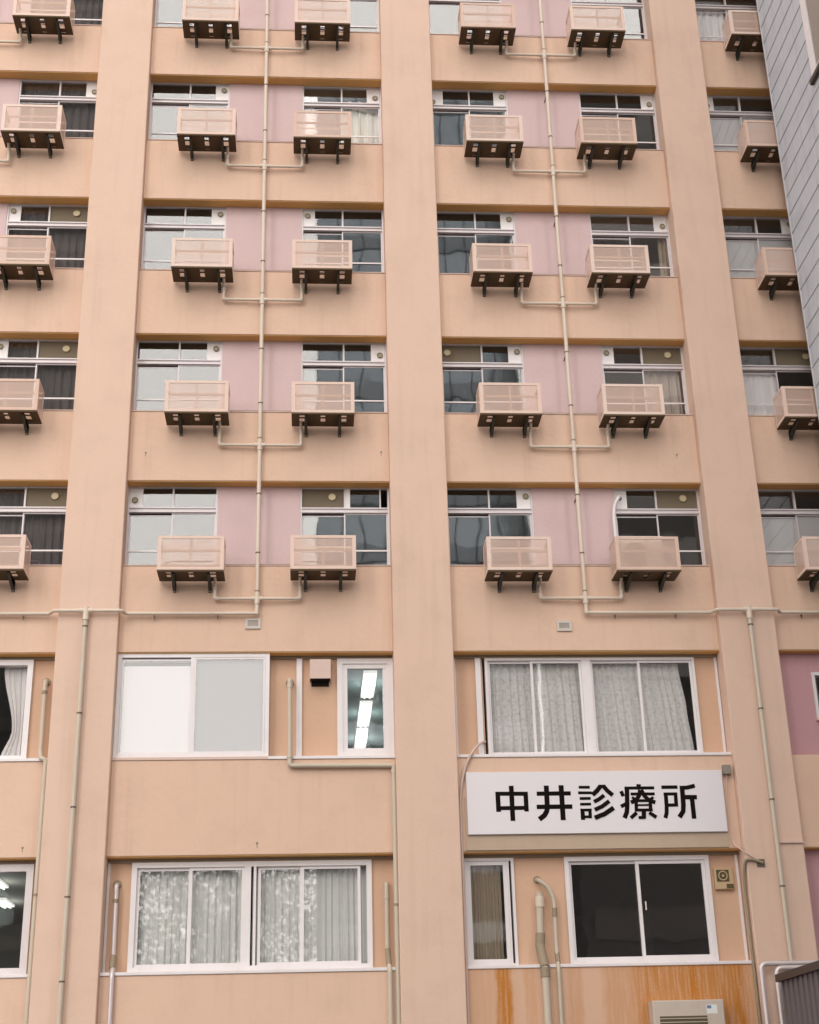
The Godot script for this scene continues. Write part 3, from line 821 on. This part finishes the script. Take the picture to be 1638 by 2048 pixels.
# ==================================================================== drain pipes
func drain(label: String, xr: float, cages: Array, collector: Array, down_x: float, tops: Array):
	var t := thing("drain_pipe", label, "drain pipe", Vector3.ZERO, "drain pipes on the facade")
	var z := 0.10
	var ys := {1: 23.28, 2: 20.18, 3: 16.94, 4: 13.71, 5: 10.585}
	obj("riser", tube(st(), [Vector3(xr, 28.6, z), Vector3(xr, 10.3, z), Vector3(xr + (0.03 if collector[0][0] > xr else -0.03), 10.3, z)], 0.04, 0.0, 12), "pipe_plastic", t)
	for r in ys:
		var y: float = ys[r]
		var tee := st()
		tube(tee, [Vector3(xr, y - 0.11, z), Vector3(xr, y + 0.12, z)], 0.053, 0.0, 12)
		tube(tee, [Vector3(xr - 0.10 if cages.size() > 1 else xr, y, z), Vector3(xr + 0.10, y, z)], 0.043, 0.0, 12)
		obj("tee_joint", tee, "pipe_plastic", t)
		obj("collar", tube(st(), [Vector3(xr, y + 0.12, z), Vector3(xr, y + 0.155, z)], 0.047, 0.0, 12), "pipe_tape", t)
		for cx in cages:
			var br := obj("branch_pipe", tube(st(), [Vector3(xr, y, z), Vector3(cx, y, z), Vector3(cx, LINTEL[r] - 2.16, z + 0.01), Vector3(cx, LINTEL[r] - 2.05, z + 0.13)], 0.03, 0.06, 10), "pipe_plastic", t)
			obj("elbow", tube(st(), [Vector3(cx + (0.08 if cx < xr else -0.08), y, z), Vector3(cx, y, z), Vector3(cx, y + 0.08, z)], 0.037, 0.05, 10), "pipe_plastic", br)
			obj("coupling", tube(st(), [Vector3(cx, LINTEL[r] - 2.26, z), Vector3(cx, LINTEL[r] - 2.16, z + 0.01)], 0.04, 0.0, 10), "pipe_grey", br)
		for dy in [0.9, 2.1]:
			var cl := obj("clip", tube(st(), [Vector3(xr, y + dy - 0.012, z), Vector3(xr, y + dy + 0.012, z)], 0.045, 0.0, 12), "clip_metal", t)
			obj("clip_stem", bx(st(), xr - 0.01, y + dy - 0.01, -0.248 if dy > 1.0 and dy < 2.6 and r < 9 and y + dy > LINTEL[r] - 1.7 + 0.0 else 0.0, xr + 0.01, y + dy + 0.01, z - 0.042), "clip_metal", cl)
	# collector along the spandrel, stepping out over the pilaster
	var p := []
	for q in collector:
		p.append(Vector3(q[0], 10.3, q[1]))
	obj("collector_pipe", tube(st(), p, 0.034, 0.07, 10), "pipe_plastic", t)
	for q in tops:
		var hk := obj("hook", bx(st(), q - 0.008, 10.19, 0.06, q + 0.008, 10.34, 0.075), "clip_metal", t)
		obj("hook_stem", bx(st(), q - 0.008, 10.25, 0.0, q + 0.008, 10.268, 0.06), "clip_metal", hk)
	if down_x != 0.0:
		var zd := 0.27
		obj("downpipe", tube(st(), [Vector3(down_x, 10.3, zd), Vector3(down_x, 0.02, zd)], 0.042, 0.0, 12), "pipe_grey", t)
		var tee := st()
		tube(tee, [Vector3(down_x - 0.12, 10.3, zd), Vector3(down_x + 0.12, 10.3, zd)], 0.047, 0.0, 12)
		tube(tee, [Vector3(down_x, 10.36, zd), Vector3(down_x, 10.12, zd)], 0.055, 0.0, 12)
		obj("tee_joint", tee, "pipe_plastic", t)
		for y in [10.0, 8.4, 6.75, 5.25, 3.9]:
			var cl := obj("clip", tube(st(), [Vector3(down_x, y - 0.014, zd), Vector3(down_x, y + 0.014, zd)], 0.048, 0.0, 12), "clip_metal", t)
			obj("clip_stem", bx(st(), down_x - 0.012, y - 0.01, PIL, down_x + 0.012, y + 0.01, zd - 0.044), "clip_metal", cl)

func make_drains():
	drain("beige plastic drain riser with branches, bay without the sign", -2.49, [-3.26, -1.70], [[-2.47, 0.10], [-4.88, 0.10], [-4.80, 0.10], [-4.90, 0.27], [-6.14, 0.27], [-6.22, 0.10], [-8.4, 0.10]].filter(func(q): return q[0] != -4.80), -5.55, [-3.2, -4.35, -6.7])
	drain("beige plastic drain riser with branches, bay above the sign", 3.61, [2.77, 4.30], [[3.63, 0.10], [5.98, 0.10], [6.03, 0.27], [7.20, 0.27], [7.26, 0.10], [8.6, 0.10]], 6.635, [4.15, 5.3, 7.7])
	drain("beige plastic drain riser with branches, outer bay beyond the piped pilaster", -8.58, [-7.77], [[-8.56, 0.10], [-8.5, 0.10], [-8.45, 0.10]], 0.0, [])

func wall_pipe(label: String, path: Array, r: float, m: String, bend: float, hole: Vector3, collars: Array):
	var t := thing("wall_pipe", label, "pipe", Vector3.ZERO, "pipes beside the lower windows")
	obj("pipe", tube(st(), path, r, bend, 12), m, t)
	if hole != Vector3.ZERO:
		obj("flange", tube(st(), [hole, hole + Vector3(0, 0, 0.02)], r * 1.8, 0.0, 16), "pipe_tape", t)
	for c in collars:
		obj("collar", tube(st(), [c[0], c[1]], r * 1.22, 0.0, 12), c[2], t)

func make_lower_pipes():
	wall_pipe("grey pipe bending along the spandrel from wall hole beside exhaust hood", [Vector3(-1.88, 9.08, -0.27), Vector3(-1.88, 9.06, 0.05), Vector3(-1.865, 7.48, 0.07), Vector3(-0.035, 7.47, 0.06), Vector3(-0.035, 0.02, 0.06)], 0.042, "pipe_grey", 0.05, Vector3(-1.88, 9.08, -0.27), [[Vector3(-1.878, 8.9, 0.051), Vector3(-1.878, 8.97, 0.051), "pipe_grey"], [Vector3(-1.867, 7.62, 0.068), Vector3(-1.867, 7.7, 0.068), "pipe_grey"], [Vector3(-0.035, 7.40, 0.06), Vector3(-0.035, 7.33, 0.06), "pipe_grey"], [Vector3(-0.035, 5.05, 0.06), Vector3(-0.035, 5.09, 0.06), "pipe_tape"]])
	wall_pipe("off white pipe from wall hole next to lace curtained double window", [Vector3(-4.80, 5.52, -0.27), Vector3(-4.80, 5.50, -0.14), Vector3(-4.79, 4.30, -0.14), Vector3(-4.77, 4.0, 0.07), Vector3(-4.76, 0.02, 0.07)], 0.042, "insulated_pipe", 0.05, Vector3(-4.80, 5.52, -0.27), [[Vector3(-4.80, 5.2, -0.14), Vector3(-4.80, 5.26, -0.14), "pipe_tape"], [Vector3(-4.79, 4.33, -0.14), Vector3(-4.785, 4.12, -0.01), "pipe_tape"]])
	wall_pipe("grey pipe between lace curtained double window and middle pilaster", [Vector3(-0.19, 5.47, -0.268), Vector3(-0.19, 5.45, -0.14), Vector3(-0.19, 4.30, -0.14), Vector3(-0.17, 4.0, 0.07), Vector3(-0.165, 0.02, 0.07)], 0.040, "pipe_grey", 0.05, Vector3.ZERO, [[Vector3(-0.19, 5.2, -0.14), Vector3(-0.19, 5.25, -0.14), "pipe_grey"], [Vector3(-0.19, 4.36, -0.14), Vector3(-0.178, 4.1, 0.0), "pipe_tape"]])
	wall_pipe("thick grey duct pipe with brown wrapped joint beside narrow curtained window", [Vector3(2.46, 5.26, -0.16), Vector3(2.44, 4.55, -0.16), Vector3(2.42, 4.40, -0.14), Vector3(2.45, 3.98, 0.09), Vector3(2.45, 0.02, 0.10)], 0.066, "pipe_grey", 0.12, Vector3.ZERO, [[Vector3(2.457, 5.02, -0.16), Vector3(2.46, 5.2, -0.16), "pipe_plastic"], [Vector3(2.441, 4.58, -0.16), Vector3(2.42, 4.38, -0.135), "pipe_tape"], [Vector3(2.42, 4.38, -0.135), Vector3(2.45, 4.0, 0.082), "pipe_tape"], [Vector3(2.45, 4.0, 0.085), Vector3(2.45, 3.84, 0.092), "pipe_tape"]])
	wall_pipe("grey pipe curving out of wall hole next to dark double window", [Vector3(2.45, 5.50, -0.27), Vector3(2.47, 5.47, -0.15), Vector3(2.62, 5.36, -0.14), Vector3(2.71, 5.15, -0.14), Vector3(2.70, 4.30, -0.14), Vector3(2.68, 4.0, 0.07), Vector3(2.67, 0.02, 0.07)], 0.036, "pipe_grey", 0.14, Vector3(2.45, 5.50, -0.27), [[Vector3(2.708, 4.85, -0.14), Vector3(2.71, 5.0, -0.14), "pipe_tape"], [Vector3(2.70, 4.26, -0.12), Vector3(2.69, 4.08, 0.015), "pipe_tape"]])
	wall_pipe("grey green pipe beside window with one tied white curtain", [Vector3(-6.25, 9.12, -0.27), Vector3(-6.25, 9.10, -0.12), Vector3(-6.24, 7.80, -0.12), Vector3(-6.20, 7.66, 0.07), Vector3(-6.105, 7.62, 0.07), Vector3(-6.105, 0.02, 0.07)], 0.042, "pipe_grey", 0.05, Vector3(-6.25, 9.12, -0.27), [[Vector3(-6.249, 8.86, -0.12), Vector3(-6.249, 8.92, -0.12), "pipe_tape"], [Vector3(-6.105, 5.3, 0.07), Vector3(-6.105, 5.34, 0.07), "pipe_tape"]])
	single("cable_conduit", tube(st(), [Vector3(1.655, 7.96, -0.27), Vector3(1.58, 7.92, -0.10), Vector3(1.43, 7.78, 0.06), Vector3(1.26, 7.52, 0.06), Vector3(1.155, 7.13, 0.04), Vector3(1.125, 6.8, 0.035), Vector3(1.125, 0.02, 0.035)], 0.024, 0.25, 8), "sill_paint", "pale flexible conduit curving past the sign's end and down the pilaster", "conduit")
	single("junction_box", cham(st(), 5.875, 7.25, 0.0, 6.01, 7.42, 0.11, 0.008), "box_grey", "small grey junction box at the upper corner of the sign", "junction box")
	single("sign_cable", tube(st(), [Vector3(5.93, 7.25, 0.05), Vector3(5.905, 6.8, 0.02), Vector3(5.90, 6.15, 0.02), Vector3(5.93, 6.02, 0.03), Vector3(6.02, 5.88, 0.21), Vector3(6.16, 5.79, 0.19), Vector3(6.36, 5.67, 0.185)], 0.011, 0.1, 8), "sill_paint", "thin cable running from the junction box down onto the pilaster", "cable")
	var t := thing("old_conduit", "brown rusty conduit hooked over the pilaster edge below the sign", "conduit")
	obj("pipe", tube(st(), [Vector3(6.36, 5.66, 0.21), Vector3(6.20, 5.72, 0.215), Vector3(6.06, 5.73, 0.21), Vector3(6.035, 5.55, 0.12), Vector3(6.04, 5.2, 0.04), Vector3(6.05, 0.02, 0.03)], 0.026, 0.1, 8), "pipe_tape", t)
	obj("clamp", bx(st(), 6.26, 5.60, 0.17, 6.40, 5.73, 0.19), "clip_metal", t)

# ==================================================================== the sign
func make_sign():
	single("backing_board", bx(st(), 1.20, 5.975, 0.0, 5.85, 6.9, 0.03), "board_beige", "plain beige board behind the white sign, showing below it", "board")
	var t := thing("clinic_sign", "long white sign with five bold black characters on beige board", "sign", Vector3(3.54, 6.785, 0.03))
	obj("face", cham(st(), -2.3, -0.55, 0.0, 2.3, 0.545, 0.05, 0.006), "sign_white", t)
	# strokes as [width, x, y, x, y ...] in metres from the middle of the sign
	var chars := KANJI
	for c in chars:
		var s := st()
		var k := 0
		for q in c:
			stroke(s, q, 0.0515 + k * 0.0006)
			k += 1
		obj("character", s, "letter_black", t)

func stroke(s: SurfaceTool, q: Array, z: float):
	var p := []
	for i in range(1, q.size(), 2):
		p.append(Vector2(q[i], q[i + 1]))
	var hw: float = q[0] / 2.0
	var l := []
	var r := []
	for i in p.size():
		var d: Vector2 = (p[mini(i + 1, p.size() - 1)] - p[maxi(i - 1, 0)]).normalized()
		var n := Vector2(-d.y, d.x) * hw
		l.append(p[i] + n)
		r.append(p[i] - n)
	for i in p.size() - 1:
		quad(s, Vector3(r[i].x, r[i].y, z), Vector3(r[i + 1].x, r[i + 1].y, z), Vector3(l[i + 1].x, l[i + 1].y, z), Vector3(l[i].x, l[i].y, z))

# ==================================================================== curtains and blinds
# edge: optional [t, left shift, right shift] from the top (t = 0) to the bottom (t = 1)
func curtain(label: String, m: String, x0: float, x1: float, y0: float, y1: float, z: float, amp: float, folds: float, edge := []):
	var s := st()
	var nx := int(folds * 8)
	var ny := 14
	var ph := rng.randf() * 6.0
	var g := []
	for j in ny + 1:
		var t := float(j) / ny
		var el := 0.0
		var er := 0.0
		for k in range(1, edge.size()):
			if t >= edge[k - 1][0] and t <= edge[k][0]:
				var f := smoothstep(edge[k - 1][0], edge[k][0], t)
				el = lerpf(edge[k - 1][1], edge[k][1], f)
				er = lerpf(edge[k - 1][2], edge[k][2], f)
		var row := []
		for i in nx + 1:
			var u := float(i) / nx
			var a := u * folds * TAU + ph + 0.6 * sin(u * folds * 1.7 + ph) + 0.25 * sin(t * 3.0 + u * 9.0)
			var zz := z + amp * (0.55 + 0.45 * t) * (sin(a) + 0.35 * sin(2.3 * a + 1.0))
			row.append(Vector3(lerpf(x0 + el, x1 + er, u), lerpf(y1, y0, t), zz))
		g.append(row)
	for j in ny:
		for i in nx:
			quad(s, g[j + 1][i], g[j + 1][i + 1], g[j][i + 1], g[j][i])
	s.index()
	single("curtain", s, m, label, "curtain", "curtains behind the panes")

func make_curtains():
	for r in range(1, 6):
		var t: float = LINTEL[r]
		curtain("dark grey curtain, %s, %s" % [ROW_WORDS[r], COL_WORDS["b0"]], "curtain_dark", -7.7, -6.1, t - 1.7, t - 0.02, -0.45, 0.03, 9.0)
	var t2: float = LINTEL[2]
	var t4: float = LINTEL[4]
	var t3: float = LINTEL[3]
	var t1: float = LINTEL[1]
	var t5: float = LINTEL[5]
	curtain("cream curtain with deep folds behind a window, fourth row up, bay without sign", "curtain_cream", -0.86, -0.05, t2 - 1.7, t2 - 0.3, -0.42, 0.05, 3.5)
	curtain("narrow white curtain drawn aside, fourth row up, bay without sign", "curtain_white", -1.66, -1.45, t2 - 1.7, t2 - 0.3, -0.42, 0.02, 2.0)
	curtain("taupe curtain behind a window, second row up, bay above sign", "curtain_taupe", 5.28, 6.0, t4 - 1.7, t4 - 0.5, -0.42, 0.04, 4.0)
	curtain("brown curtain edge behind a window, third row up, bay above sign", "curtain_brown", 5.85, 6.05, t3 - 1.7, t3 - 0.5, -0.42, 0.02, 2.0)
	curtain("white curtain behind topmost window beside grey neighbour", "curtain_white", 7.15, 8.0, t1 - 1.7, t1 - 0.5, -0.40, 0.03, 5.0)
	curtain("plain white curtain, second row up, bay beside grey neighbour", "curtain_white", 7.15, 8.0, t4 - 1.7, t4 - 0.5, -0.40, 0.015, 3.0)
	curtain("dark curtain hanging edge, lowest row, bay beside grey neighbour", "curtain_dark", 7.78, 8.0, t5 - 1.7, t5 - 0.5, -0.40, 0.02, 2.0)
	# paper stuck behind one pane; pale mirrored sky painted as a sheet behind another
	single("paper_sky_sheet", bx(st(), -1.655, t4 - 1.68, -0.356, -1.43, t4 - 0.60, -0.3545), "paper_sky_white", "white paper sheet stuck inside a window, second row up", "paper")
	single("paper_sky_sheet", bx(st(), -1.655, t5 - 1.68, -0.356, -1.40, t5 - 0.61, -0.3545), "paper_sky_white", "white sheet inside a window painted as mirrored sky, lowest row", "paper")
	# third storey
	single("roller_blind", bx(st(), -4.867, 7.775, -0.135, -3.64, 9.37, -0.13), "white_blind", "bright white roller blind in big sliding window beside frosted grey pane", "blind")
	curtain("grey patterned lace curtain across four lights above the sign", "lace_grey", 1.78, 5.52, 7.7, 9.46, -0.40, 0.022, 26.0, [[0.0, 0.0, -0.16], [0.5, 0.0, -0.07], [1.0, 0.0, 0.0]])
	curtain("white curtain tied in at the waist beside a black opening", "curtain_white", -7.05, -6.62, 7.75, 9.47, -0.40, 0.02, 4.0, [[0.0, 0.0, 0.0], [0.7, 0.22, -0.02], [1.0, 0.05, -0.02]])
	# second storey
	curtain("sheer white curtain behind the pair of lights next to off white pipe", "sheer_white", -4.45, -2.62, 4.1, 5.80, -0.42, 0.025, 15.0)
	curtain("sheer white curtain behind the pair of lights nearer the middle pilaster", "sheer_white", -2.5, -0.5, 4.1, 5.80, -0.42, 0.025, 16.0)
	curtain("brown pleated curtain in narrow window under the sign", "curtain_brown", 1.2, 1.82, 4.1, 5.82, -0.36, 0.018, 9.0)

# ==================================================================== small things
func make_small_things():
	# wall vents under the collector pipes
	for v in [[-2.7, 10.03, "white louvred wall vent under drain riser of bay without sign"], [3.05, 9.97, "white louvred wall vent under drain riser of bay above sign"]]:
		var t := thing("wall_vent", v[2], "vent", Vector3(v[0], v[1], 0.0), "wall vents under the collector pipes")
		obj("frame", ring(st(), 0, 0, 0.28, 0.2, 0.045, 0.0, 0.03), "vent_beige", t)
		obj("backing", bx(st(), 0.045, 0.045, 0.0, 0.235, 0.155, 0.006), "box_grey", t)
		for k in 5:
			obj("slat", bx(st(), 0.045, 0.05 + k * 0.021, 0.006, 0.235, 0.062 + k * 0.021, 0.02), "vent_beige", t)
	# plugged anchor holes on the spandrels
	for v in [[-4.66, 13.58], [-0.15, 13.62], [5.66, 13.6], [-6.4, 6.12], [-2.42, 6.15]]:
		var k := obj("wall_plug", tube(st(), [Vector3(v[0], v[1], -0.004), Vector3(v[0], v[1], 0.004)], 0.022, 0.0, 10), "box_grey", building)
		obj("stain", tube(st(), [Vector3(v[0] - 0.004, v[1] - 0.02, 0.0), Vector3(v[0], v[1] - 0.075, 0.0)], 0.006, 0.0, 6), "pipe_tape", k)
	# exhaust hood
	var h := thing("exhaust_hood", "white square exhaust hood open below, beside the narrow window", "exhaust hood", Vector3(-1.33, 9.1, -0.27))
	var s := st()
	bx(s, -0.19, 0.0, 0.0, -0.18, 0.36, 0.24)
	bx(s, 0.18, 0.0, 0.0, 0.19, 0.36, 0.24)
	bx(s, -0.18, 0.35, 0.0, 0.18, 0.36, 0.24)
	bx(s, -0.18, 0.0, 0.23, 0.18, 0.35, 0.24)
	obj("shell", s, "sill_paint", h)
	obj("opening", bx(st(), -0.178, 0.02, 0.002, 0.178, 0.03, 0.228), "dark_hole", h)
	obj("opening_back", bx(st(), -0.16, -0.09, 0.0015, 0.16, 0.018, 0.006), "dark_hole", h)
	# wall speaker
	var p := thing("wall_speaker", "yellowed square wall speaker with round dark cone beside dark window", "speaker", Vector3(5.76, 5.28, -0.27))
	obj("housing", cham(st(), -0.17, 0.0, 0.0, 0.17, 0.37, 0.08, 0.01), "speaker_yellow", p)
	obj("cone", bx(st(), -0.135, 0.13, 0.08, 0.09, 0.335, 0.084), "speaker_dark", p)
	obj("cone_ring", tube(st(), ring_path(-0.02, 0.232, 0.086, 0.075), 0.011, 0.0, 6), "speaker_yellow", p)
	obj("dust_cap", tube(st(), [Vector3(-0.02, 0.232, 0.084), Vector3(-0.02, 0.232, 0.094)], 0.022, 0.0, 12), "speaker_yellow", p)
	obj("nameplate", bx(st(), 0.03, 0.015, 0.08, 0.155, 0.09, 0.084), "speaker_dark", p)
	# outdoor units bolted to the wall near the foot of the view
	for v in [[4.77, 3.41, 0.6, "beige outdoor unit with a blue and white sticker below rusty spandrel"]]:
		var t := thing("outdoor_unit", v[3], "air conditioner", Vector3(v[0], v[1] - 0.8, 0.0), "outdoor units low on the facade")
		obj("casing", cham(st(), -v[2], 0.0, 0.02, v[2], 0.8, 0.36, 0.015), "unit_beige", t)
		obj("grille", bx(st(), -v[2] + 0.1, 0.08, 0.36, v[2] - 0.3, 0.55, 0.366), "speaker_dark", t)
		for k in 8:
			obj("slat", bx(st(), -v[2] + 0.1, 0.1 + k * 0.058, 0.366, v[2] - 0.3, 0.112 + k * 0.058, 0.374), "unit_beige", t)
		if v[2] == 0.6:
			obj("sticker", bx(st(), 0.30, 0.58, 0.3605, 0.48, 0.72, 0.3625), "sticker_white", t)
			obj("sticker", bx(st(), 0.31, 0.66, 0.3627, 0.38, 0.71, 0.3635), "sticker_blue", t)
		for sx in [-0.4, 0.4]:
			obj("bracket", bx(st(), sx - 0.02, -0.05, 0.0, sx + 0.02, -0.001, 0.38), "bracket_steel", t)
	# lit ceiling lights seen through the panes
	for v in [[-0.355, 9.671, -2.33, 0.88, "lit white ceiling light closest behind the pane of the narrow window"], [-0.355, 9.671, -4.55, 0.95, "middle of three lit ceiling lights filed behind the narrow window"], [-0.355, 9.671, -6.7, 0.9, "lit white ceiling light deepest in the room behind narrow window"], [-7.75, 6.03, -5.55, 0.5, "lit ceiling light deep inside dark room of the outer bay"], [-7.4, 6.03, -3.0, 0.5, "lit ceiling light close behind dark window of the outer bay"]]:
		var third: bool = v[1] > 8.0
		var t := thing("ceiling_light", v[4], "ceiling light", Vector3(v[0], v[1], v[2]), "ceiling lights behind the narrow window" if third else "ceiling lights in the outer bay")
		obj("fixture", bx(st(), -0.13, -0.05, -v[3], 0.13, 0.0, v[3]), "lamp_glow", t)
		for sx in [-0.055, 0.055]:
			obj("tube_lamp", tube(st(), [Vector3(sx, -0.07, -v[3] + 0.05), Vector3(sx, -0.07, v[3] - 0.05)], 0.018, 0.0, 8), "tube_glow", t)
		var l := OmniLight3D.new()
		l.name = "lamp_light"
		l.light_energy = 0.12
		l.light_color = Color(0.95, 1.0, 0.98)
		l.light_size = 0.2
		l.omni_range = 20.0
		l.omni_attenuation = 2.0
		l.shadow_enabled = true
		l.position = Vector3(0, -0.3, 0)
		t.add_child(l)
